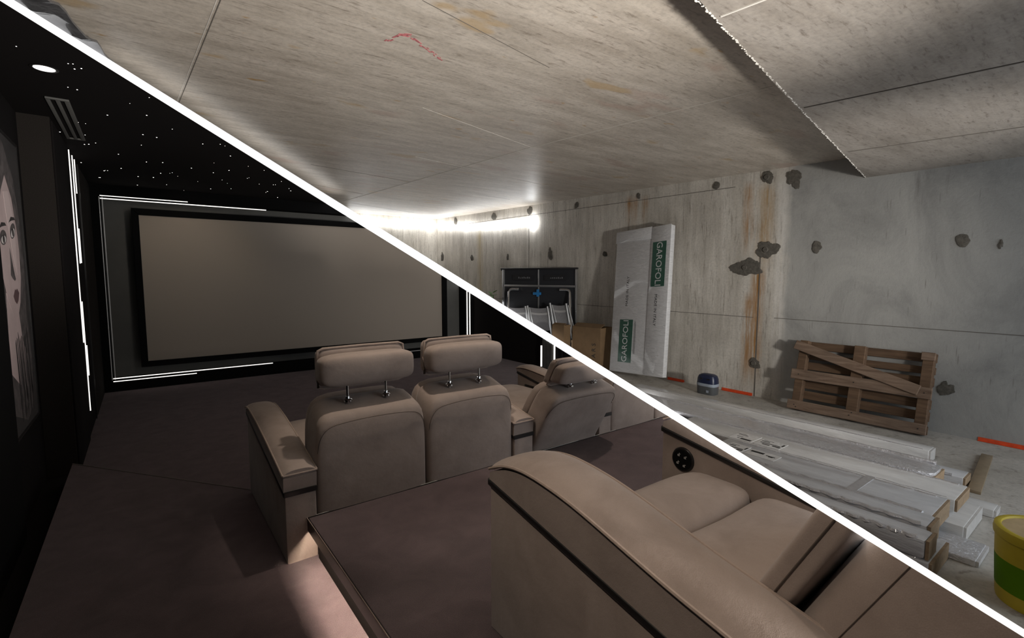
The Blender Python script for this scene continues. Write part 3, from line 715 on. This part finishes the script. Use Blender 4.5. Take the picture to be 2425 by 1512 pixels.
# walls
lw = struct(bx('wall_left', (-.80, 4.84, 0), (-.462, 8.3, 2.62), 'brown_black_fabric', cut=True)); label(lw, 'dark fabric wall with vertical light lines')
pw_ = struct(bx('wall_poster', (-.80, -1.6, 0), (-.632, 4.84, 2.62), 'black_fabric', cut=True)); label(pw_, 'black fabric wall carrying the poster')
bx('pilaster', (-.632, -1.6, 0), (-.598, 3.78, 2.62), 'black_velvet', pw_, cut=True)
rw = struct(bx('wall_cinema', (5.10, 4.5, 0), (5.19, 8.3, 2.62), 'black_fabric', cut=True)); label(rw, 'black fabric wall right of the screen')
# acoustic panels on left wall
bx('wall_panel', (-.462, 4.86, .0), (-.449, 5.78, 2.60), 'black_fabric', lw, cut=True, bev=.004)
bx('wall_panel', (-.462, 6.62, .0), (-.452, 7.98, 2.60), 'brown_black_fabric', lw, cut=True, bev=.004)
bx('wall_panel', (-.462, 5.80, .0), (-.458, 6.60, 2.61), 'black_fabric', lw, cut=True)
for (y, segs) in [(5.90, [(.885, 2.605)]), (6.03, [(.22, 1.255)]), (6.16, [(1.61, 2.605)]), (6.15, [(.54, .83)]), (6.36, [(2.285, 2.605)]), (6.28, [(1.617, 1.943)])]:
    for z0, z1 in segs: bx('light_line', (-.458, y - .006, z0), (-.451, y + .006, z1), 'led', lw, cut=True)
bx('edge_profile', (-.458, 6.585, .01), (-.446, 6.60, 2.6), 'black_gloss', lw, cut=True)
# ceiling
bm = B(); box(bm, (-.80, -1.6, 2.62), (5.2, 8.3, 2.65)); bc_ = struct(finish('ceiling_cinema', bm, 'black_fabric', cut=True)); label(bc_, 'black star ceiling of the cinema')
STARS = [(-0.43,3.47),(-0.25,3.58),(-0.23,3.57),(-0.23,3.65),(-0.2,3.62),(-0.29,4.02),(-0.25,4.04),(-0.0,4.15),(0.1,3.94),(-0.13,4.54),(0.09,4.38),(-0.31,4.88),(-0.27,4.89),(-0.45,5.29),(-0.3,5.28),(0.25,4.67),(0.07,4.99),(0.16,5.02),(-0.33,5.66),(-0.3,5.63),(-0.25,5.54),(0.06,5.39),(0.48,5.03),(0.6,4.95),(0.64,4.99),(-0.11,5.92),(0.73,5.37),(-0.42,6.58),(0.1,6.15),(0.23,6.09),(0.64,5.8),(-0.11,6.68),(-0.25,6.91),(-0.26,6.94),(-0.23,6.91),(0.48,6.22),(0.94,5.76),(1.11,5.88),(0.69,6.35),(0.81,6.11),(0.23,6.73),(0.31,6.67),(0.33,6.62),(0.39,6.82),(0.03,7.11),(0.17,7.07),(-0.33,7.45),(-0.32,7.45),(1.05,6.42),(1.04,6.47),(0.82,6.76),(0.6,7.05),(0.9,6.97),(0.02,7.78),(0.31,7.53),(1.4,6.44),(1.22,6.79),(1.39,6.72),(1.37,6.74),(0.99,7.37),(0.78,7.54),(0.51,7.89),(1.59,6.91),(1.65,7.08),(1.41,7.31),(1.41,7.41),(1.63,7.78)]
sm = None
for (x, y) in STARS:
    if sm is None:
        bm = B(); bmesh.ops.create_cone(bm, cap_ends=True, segments=8, radius1=1, radius2=1, depth=.3)
        so = finish('star_light', bm, 'star', None); sm = so.data; so.parent = bc_
    else: so = bpy.data.objects.new('star_light', sm); COL.objects.link(so); so.parent = bc_
    s = random.choice((.0020, .0028, .0040)) * (.8 + .09 * (y - 3)); so.location = (x, y, 2.6195); so.scale = (s, s, s)
dl = thing('recessed_downlight', 'round lit recessed downlight in the black ceiling', 'light', (-.36, 3.73, 2.62))
bm = B(); lathe(bm, [(.058, 0), (.060, -.004), (.048, -.005), (.046, 0)], (-.36, 3.73, 2.62), 28); finish('bezel', bm, 'black_gloss', dl)
bm = B(); bmesh.ops.create_cone(bm, cap_ends=True, segments=28, radius1=.045, radius2=.045, depth=.004, matrix=Matrix.Translation((-.36, 3.73, 2.6165))); finish('lens', bm, 'lamp_glass', dl)
gr = thing('air_grille', 'dark two-slot air grille in the black ceiling', 'air vent', (-.365, 4.88, 2.62))
for x0, x1 in ((-.425, -.405), (-.378, -.358), (-.335, -.31)): bx('bar', (x0, 4.32, 2.608), (x1, 5.44, 2.62), 'grey_fabric', gr, .002)
for y0, y1 in ((4.30, 4.32), (5.44, 5.455)): bx('end_bar', (-.425, y0, 2.608), (-.31, y1, 2.62), 'grey_fabric', gr, .002)
# screen wall
X0, X1, Z0, Z1 = -.36, 4.90, .16, 2.47
sw = struct(bx('wall_screen', (X0, 8.20, Z0), (X1, 8.25, Z1), 'grey_fabric', cut=True)); label(sw, 'recessed screen wall edged with thin white light lines')
for lo, hi in [((-.462, 7.98, 0), (X0, 8.25, 2.62)), ((X0, 7.98, Z1), (X1, 8.25, 2.62)), ((X0, 7.98, .008), (X1, 8.25, Z0)), ((X1, 7.98, .008), (5.10, 8.25, 2.62))]:
    bx('surround', lo, hi, 'black_velvet', sw, cut=True)
for lo, hi, m_ in [((X0, 7.985, Z1 + .008), (.55, 7.978, Z1 + .017), 'led'), ((X0, 7.99, Z1 - .026), (1.51, 7.978, Z1 - .016), 'led'), ((X0, 7.985, Z0 - .024), (.54, 7.978, Z0 - .014), 'led'), ((X0, 7.99, Z0 + .014), (1.51, 7.978, Z0 + .023), 'led'),
                   ((X0 - .012, 7.985, Z0), (X0 - .004, 7.976, Z1), 'led_dim'), ((X0 + .018, 7.995, Z0), (X0 + .026, 7.985, Z1), 'led_dim'), ((3.6, 7.985, Z0 - .02), (4.6, 7.978, Z0 - .01), 'led_dim')]:
    bx('light_line', tuple(min(a, b_) for a, b_ in zip(lo, hi)), tuple(max(a, b_) for a, b_ in zip(lo, hi)), m_, sw, cut=True)
for x in (4.945, 5.005): bx('light_line', (x - .008, 7.970, .10), (x + .008, 7.979, 2.5), 'led', sw, cut=True)
ps = thing('projection_screen', 'wide grey projection screen in a black velvet frame', 'screen', (2.2, 8.1, .28))
def fbar(prof):
    bm = B(); prism(bm, prof, 1, 8.03, 8.12, .004, 1); finish('frame_bar', bm, 'black_velvet', ps, cut=True)
a0, a1, b0, b1 = -.063, 4.545, .285, 2.362; c0, c1, d0, d1 = .012, 4.442, .36, 2.278
fbar([(a0, b0), (c0, d0), (c0, d1), (a0, b1)]); fbar([(a1, b1), (c1, d1), (c1, d0), (a1, b0)]); fbar([(a0, b1), (c0, d1), (c1, d1), (a1, b1)]); fbar([(a1, b0), (c1, d0), (c0, d0), (a0, b0)])
bx('screen_cloth', (c0, 8.055, d0), (c1, 8.07, d1), 'screen_cloth', ps, cut=True)
for lo, hi in [((-.04, 8.12, 1.2), (0, 8.20, 1.3)), ((2.0, 8.12, 1.2), (2.1, 8.20, 1.3))]: bx('bracket', lo, hi, 'black_gloss', ps, cut=True)
# slatted light column on right wall
sl = thing('slat_column', 'slim vertical slat panel with two light lines right of the screen', 'wall panel', (5.08, 5.76, 0))
bx('backing', (5.085, 5.46, .008), (5.10, 6.0, 2.6), 'black_fabric', sl, cut=True)
for k in range(7): bx('slat', (5.062, 5.665 + .035 * k, .02), (5.085, 5.685 + .035 * k, 2.59), 'grey_fabric', sl, .003, cut=True)
bx('light_line', (5.066, 5.925, .03), (5.085, 5.943, .37), 'led', sl, cut=True); bx('light_line', (5.066, 5.612, .03), (5.085, 5.63, 1.2), 'led', sl, cut=True)

# ------------------------------------------------------------------ poster
po = thing('wall_poster', 'tall framed monochrome portrait print of a face on black wall', 'poster', (-.615, 4.2, .57))
bx('print', (-.632, 3.80, .57), (-.612, 4.56, 2.33), 'poster_back', po)
def pshape(name, pts, mat, x):
    bm = B(); A = [bm.verts.new((x, y, z)) for y, z in pts]; bm.faces.new(A)
    r_ = bmesh.ops.extrude_face_region(bm, geom=bm.faces[:]); bmesh.ops.translate(bm, verts=[v for v in r_['geom'] if isinstance(v, bmesh.types.BMVert)], vec=(-.0006, 0, 0))
    return finish(name, bm, mat, po, smooth=False)
def ell(cy, cz_, ry, rz, n=24, rot=0, a0=0, a1=6.2832):
    out = []
    for i in range(n):
        t = a0 + (a1 - a0) * i / (n - (0 if a1 - a0 > 6.2 else 1)); y = ry * math.cos(t); z = rz * math.sin(t)
        out.append((cy + y * math.cos(rot) - z * math.sin(rot), cz_ + y * math.sin(rot) + z * math.cos(rot)))
    return out
pshape('hair_shape', [(3.80, 2.30), (4.15, 2.28), (4.38, 2.10), (4.47, 1.85), (4.50, 1.55), (4.44, 1.25), (4.50, .95), (4.40, .66), (4.2, .60), (3.86, .70), (3.80, .9)], 'poster_hair', -.6114)
pshape('neck_shape', [(3.90, 1.40), (4.18, 1.36), (4.24, 1.10), (4.42, .92), (4.36, .78), (4.05, .85), (3.84, .95)], 'poster_skin', -.6108)
pshape('face_shape', [(3.80, 2.10), (4.05, 2.16), (4.24, 2.06), (4.35, 1.86), (4.38, 1.66), (4.35, 1.48), (4.27, 1.33), (4.17, 1.245), (4.05, 1.26), (3.93, 1.36), (3.84, 1.52), (3.80, 1.7)], 'poster_skin', -.6102)
pshape('face_light', [(4.05, 1.98), (4.18, 2.0), (4.27, 1.86), (4.28, 1.70), (4.25, 1.50), (4.17, 1.62), (4.13, 1.74), (4.08, 1.85)], 'poster_skin_light', -.6097)
for (cy, cz_, rot) in ((3.95, 1.70, .15), (4.22, 1.755, .35)):
    pshape('eye_shadow', ell(cy, cz_ + .012, .085, .042, 20, rot), 'poster_hair', -.6092)
    pshape('eye_white', ell(cy, cz_, .062, .022, 20, rot), 'poster_white', -.6087)
    pshape('iris', ell(cy, cz_ + .003, .024, .024, 16), 'poster_ink', -.6082)
    pshape('brow', [(cy - .09, cz_ + .055), (cy - .02, cz_ + .095), (cy + .07, cz_ + .10), (cy + .10, cz_ + .085), (cy + .06, cz_ + .082), (cy - .03, cz_ + .07)], 'poster_ink', -.6087)
pshape('nose_shadow', [(4.09, 1.66), (4.12, 1.60), (4.17, 1.50), (4.19, 1.475), (4.16, 1.465), (4.10, 1.48), (4.06, 1.50), (4.08, 1.56)], 'poster_hair', -.6092)
pshape('lips', [(4.08, 1.375), (4.14, 1.415), (4.17, 1.408), (4.20, 1.418), (4.25, 1.39), (4.21, 1.345), (4.16, 1.325), (4.11, 1.345)], 'poster_lip', -.6092)
for k in range(9):
    y0 = 4.02 + .045 * k; pshape('hair_strand', [(y0, 1.1 + .03 * (k % 3)), (y0 + .02, 1.12), (y0 + .05 + .01 * (k % 4), .75), (y0 + .03, .62), (y0 + .01, .8)], 'poster_hair' if k % 2 else 'poster_ink', -.6096)
pshape('fringe', [(3.80, 2.20), (4.1, 2.22), (4.36, 2.0), (4.42, 1.7), (4.385, 1.5), (4.36, 1.75), (4.27, 1.97), (4.12, 2.09), (3.98, 1.98), (3.88, 1.85), (3.80, 1.86)], 'poster_hair', -.6078)
for lo, hi in [((-.632, 3.785, .555), (-.606, 3.80, 2.345)), ((-.632, 4.56, .555), (-.606, 4.575, 2.345)), ((-.632, 3.80, .555), (-.606, 4.56, .57)), ((-.632, 3.80, 2.33), (-.606, 4.56, 2.345))]:
    bx('frame_bar', lo, hi, 'black_gloss', po)

# ------------------------------------------------------------------ recliners
def arm_cover(bm, prof, x0, x1, crown, th, n=8, over=.008):
    """padded cover following the top profile of an arm"""
    top = []; bot = []
    for i, (y, z) in enumerate(prof):
        rt = []; rb = []
        for j in range(n + 1):
            s = -1 + 2 * j / n; x = (x0 + x1) / 2 + s * ((x1 - x0) / 2 + over)
            rt.append(bm.verts.new((x, y, z + crown * (1 - abs(s) ** 3.2)))); rb.append(bm.verts.new((x, y, z - th * (1 - .6 * abs(s) ** 4))))
        top.append(rt); bot.append(rb)
    for g, flip in ((top, 0), (bot, 1)):
        for a, b_ in zip(g, g[1:]):
            for j in range(n):
                q = (a[j], a[j + 1], b_[j + 1], b_[j]); bm.faces.new(q[::-1] if flip else q)
    for a, b_ in ((top[0], bot[0]), (bot[-1], top[-1])):
        for j in range(n): bm.faces.new((a[j], a[j + 1], b_[j + 1], b_[j]))
    for j in (0, n):
        for i in range(len(prof) - 1):
            q = (top[i][j], top[i + 1][j], bot[i + 1][j], bot[i][j]); bm.faces.new(q)
def spline(pts, n=6):
    out = []
    for i in range(len(pts) - 1):
        p0 = pts[max(i - 1, 0)]; p1 = pts[i]; p2 = pts[i + 1]; p3 = pts[min(i + 2, len(pts) - 1)]
        for k in range(n):
            t = k / n
            out.append(tuple(.5 * (2 * p1[d] + (p2[d] - p0[d]) * t + (2 * p0[d] - 5 * p1[d] + 4 * p2[d] - p3[d]) * t * t + (-p0[d] + 3 * p1[d] - 3 * p2[d] + p3[d]) * t ** 3) for d in range(len(p1))))
    return out + [tuple(pts[-1])]
def armrest(par, x0, x1, yr, yf, zb, trim_r, trim_f, top, over=.006):
    """arm: body below a black trim bar, padded upper part and cover with piping"""
    a = finish_arm_body = None
    bm = B(); prism(bm, [(yr, zb), (yf, zb), (yf, trim_f), (yr, trim_r)], 0, x0, x1, .008, 2)
    a = finish('armrest', bm, 'suede', par, cut=True)
    sl_ = (trim_f - trim_r) / (yf - yr); T = .022
    bm = B(); prism(bm, [(yr - .004, trim_r), (yf + .006, trim_f), (yf + .006, trim_f + T), (yr - .004, trim_r + T)], 0, x0 - .007, x1 + .007, .007, 3); finish('trim_bar', bm, 'black_gloss', a, cut=True)
    pr = spline(top, 5)
    body = [(yr + .004, trim_r + T), (yf - .002, trim_f + T)] + [(y if i < len(pr) - 4 else y, z - .012) for i, (y, z) in enumerate(pr)][::-1]
    bm = B(); prism(bm, body, 0, x0 - .004, x1 + .004); finish('upper_pad', bm, 'suede', a, cut=True)
    bm = B(); arm_cover(bm, pr, x0, x1, .020, .010, 8, over); cv = finish('cover', bm, 'suede', a, cut=True, sharp=50)
    for s, xx in ((-1, x0 - over), (1, x1 + over)): tb('piping', [(xx, y, z) for y, z in pr], .005, 'piping', a, 6, cut=True)
    tb('piping', [(x0 - over, pr[0][0], pr[0][1]), (x1 + over, pr[0][0], pr[0][1])], .005, 'piping', a, 6, cut=True)
    return a
def row_arm(par, x0, x1):
    return armrest(par, x0, x1, 2.365, 3.33, .15, .475, .645, [(2.362, .578), (2.5, .605), (2.75, .650), (3.0, .688), (3.18, .705), (3.28, .703), (3.342, .690)])
def rseat(lb, x0, x1, lean=0.0, dy=0.0, yaw=0.0, arms=(), drop=0.0):
    xc = (x0 + x1) / 2
    t = thing('recliner_seat', lb, 'armchair', (xc, 2.5 + dy, .15), 'taupe recliner seats of the front row')
    def xf(c):
        k = max(0, c.z - .34); y = c.y - lean * k; z = c.z - lean * .25 * k; x = c.x
        if yaw:
            dx, dyy = x - xc, y - 2.45; x = xc + dx * math.cos(yaw) - dyy * math.sin(yaw); y = 2.45 + dx * math.sin(yaw) + dyy * math.cos(yaw)
        return Vector((x, y + dy, z))
    bx('base', (x0 + .012, 2.60 + dy, .15), (x1 - .012, 3.22 + dy, .42), 'suede', t, .02, cut=True)
    cu('seat_cushion', (x0 + .005, 2.62 + dy, .40), (x1 - .005, 3.34 + dy, .57), 'suede', t, 7, 8, (0, 0, .25))
    def taper(c):
        k = max(0, (c.z - .55) / .3); s = 1 - .05 * k * k
        zz = c.z
        if c.z > .7: zz = c.z + (c.y - 2.37) * .32 * (c.z - .7) / .12
        return xf(Vector((xc + (c.x - xc) * s, c.y, zz)))
    bkr = cu('backrest', (x0, 2.365, .16), (x1, 2.585, .815), 'suede', t, 9, 12, (0, .06, 0), taper)
    cu('front_pillow', (x0 + .012, 2.565, .43), (x1 - .012, 2.665, .80), 'suede', t, 6, 8, (0, .3, .02), taper)
    # seam over the shoulders of the rear panel
    arc = spline([(x0 + .008, 2.395, .60), (x0 + .012, 2.376, .70), (x0 + .05, 2.364, .762), (x0 + .14, 2.358, .783), (xc, 2.356, .79), (x1 - .14, 2.358, .783), (x1 - .05, 2.364, .762), (x1 - .012, 2.376, .70), (x1 - .008, 2.395, .60)], 4)
    tb('seam', [taper(Vector((p[0], p[1] - .001, p[2]))) for p in arc], .0016, 'suede_seam', bkr, 5, cut=True)
    # headrest on two chrome posts
    def hx(c): return xf(Vector((c.x - drop * .3, c.y, c.z - drop)))
    h = cu('headrest', (x0 + .045, 2.405, .945), (x1 - .04, 2.535, 1.10), 'suede', t, 5.5, 12, (0, .12, .06), hx)
    pad = cu('face_pad', (x0 + .062, 2.525, .925), (x1 - .055, 2.60, 1.125), 'suede', h, 8, 8, (0, .2, -.02), hx)
    loop = [(x0 + .062, .93), (x0 + .058, 1.03), (x0 + .066, 1.118), (x0 + .09, 1.128), (xc, 1.130), (x1 - .085, 1.128), (x1 - .060, 1.118), (x1 - .052, 1.03), (x1 - .058, .93), (x1 - .09, .922), (xc, .92), (x0 + .09, .922)]
    tb('piping', [hx(Vector((px, 2.535, pz))) for px, pz in loop], .007, 'piping', h, 6, cut=True, closed=True)
    for px in (xc - .105, xc + .10):
        pz = .838
        tb('post', [xf(Vector((px, 2.465, .80))), hx(Vector((px, 2.465, .96)))], .0065, 'chrome', h, 10, cut=True)
        q = xf(Vector((px, 2.465, .862)))
        bm = B(); lathe(bm, [(.022, -.006), (.022, .004), (.012, .010), (.010, .02)], q, 16); finish('post_collar', bm, 'chrome', h, cut=True)
    for (ax0, ax1) in arms: row_arm(t, ax0, ax1)
    return t
rseat('leftmost taupe recliner with a padded left arm, seen from behind', .622, 1.205, arms=((.472, .612),))
rseat('second taupe recliner from the left, its back upright', 1.217, 1.80, arms=((1.806, 1.955),))
s3 = rseat('third taupe recliner, leaning back beside the second arm', 1.98, 2.56, .50, .02, -.05, arms=((2.575, 2.70),), drop=.055)
bx('cup_holder', (2.60, 3.335, .50), (2.67, 3.345, .58), 'black_gloss', s3, .004, cut=True)
bx('cup_holder', (2.566, 3.10, .50), (2.574, 3.22, .57), 'black_gloss', s3, .002, cut=True)
rseat('fourth recliner, its headrest sliced off by the white edge', 2.715, 3.235, 0, 0)
rseat('rightmost recliner back, only its lower corner showing', 3.245, 3.76, 0, 0)

# foreground armchair
fa = thing('cinema_armchair', 'large taupe suede armchair in the foreground with wide padded arms', 'armchair', (1.38, .6, .35))
XA, XB, XC, XD = .852, 1.035, 1.752, 1.935
armprof = [(-.15, .690), (.05, .728), (.25, .775), (.43, .816), (.56, .842), (.67, .868), (.80, .900), (.90, .920), (1.0, .932), (1.08, .934), (1.15, .924), (1.205, .905), (1.238, .890)]
def big_arm(x0, x1):
    a = armrest(fa, x0, x1, -.20, 1.245, .35, .570, .832, armprof, .007)
    return a
na = big_arm(XA, XB); fr = big_arm(XC, XD)
bm = B(); st = spline(armprof[2:11], 4)
tb('seam', [(XA - .0005, y, z - .045) for y, z in st], .0014, 'suede_seam', na, 5, cut=True)
# round control panel on the inner face of the far arm
q = Vector((XC, 1.141, .738)); RM = Matrix.Translation(q) @ Matrix.Rotation(R(-90), 4, 'Y')
bm = B(); bmesh.ops.create_cone(bm, cap_ends=True, segments=32, radius1=.055, radius2=.048, depth=.014, matrix=RM); cp = finish('control_panel', bm, 'black_gloss', fa, cut=True)
label(cp, 'round black control panel with four white icons')
bm = B(); bmesh.ops.create_cone(bm, cap_ends=True, segments=32, radius1=.042, radius2=.042, depth=.003, matrix=Matrix.Translation(q + Vector((-.008, 0, 0))) @ Matrix.Rotation(R(-90), 4, 'Y')); finish('touch_face', bm, 'black_velvet', cp, cut=True)
for (dy, dz, fl) in [(.014, .018, 1), (-.016, .014, -1), (.018, -.016, 1), (-.012, -.022, -1)]:
    bm = B(); M = frame_mat(q + Vector((-.0098, dy, dz)), (0, -1, 0), (0, 0, 1), (-1, 0, 0))
    for lo, hi in [((-.006, -.005, 0), (.003, -.0035, .0006)), ((-.006, -.005, 0), (-.0045, .002, .0006)), ((-.006, .001, 0), (.002, .0022, .0006)), ((.0008, -.005, 0), (.002, .009 * (1 if fl > 0 else .6), .0006)), ((.003, .004, 0), (.007, .005, .0006))]:
        box(bm, lo, hi, xf=lambda c: M @ c)
    finish('icon', bm, 'button_icon', cp, cut=True)
# base, cushions
bx('base', (XB, -.1, .35), (XC, 1.06, .60), 'suede', fa, .02, cut=True)
def sag(c): return Vector((c.x, c.y, c.z + .010 * math.sin((c.x - 1.0) * 9) * math.cos(c.y * 7)))
def fr_xf(c):
    k = max(0, (c.y - 1.02) / .12); return Vector((c.x, c.y, c.z - .05 * k * k))
cu('seat_cushion', (XB - .01, .82, .56), (XC + .003, 1.16, .735), 'suede', fa, 5.5, 14, (0, .05, .10), fr_xf)
cu('seat_cushion', (XB - .01, .42, .56), (XC + .003, .815, .725), 'suede', fa, 8, 12, (0, 0, .10), sag)
# reclined back: front pillow with flange, main back behind it
def lean_xf(y0, z0, ang):
    ca, sa = math.cos(ang), math.sin(ang)
    def f(c):
        dy, dz = c.y - y0, c.z - z0
        return Vector((c.x, y0 + dy * ca - dz * sa, z0 + dy * sa + dz * ca))
    return f
LF = lean_xf(.53, .72, R(27))
cu('back_pillow', (XB + .012, .468, .73), (XC - .01, .545, 1.30), 'suede', fa, 9, 14, (0, .25, 0), LF)
tb('pillow_seam', [LF(Vector((XB + .010, .507, z))) for z in (.76, .85, .95, 1.05, 1.15, 1.25)], .002, 'suede_seam', fa, 5, cut=True)
bm = B(); cush(bm, (XB + .0, .40, .725), (XB + .05, .52, .765), 5, 6, (0, .1, .2), LF); finish('pillow_corner', bm, 'suede', fa, cut=True)
mb = cu('backrest', (XB + .006, .10, .45), (XC - .006, .455, 1.32), 'suede', fa, 8, 16, (.04, .05, 0), LF)
for yy in (.385, .165):
    tb('seam', [LF(Vector((XB + .0065 - .010 * math.sin((z - .55) * 4), yy, z))) for z in [.62 + .04 * i for i in range(16)]], .0010, 'suede_seam', mb, 5, cut=True)
cu('rear_skirt', (XB + .02, -.28, .36), (XC - .02, .12, .95), 'black_fabric', fa, 10, 8)
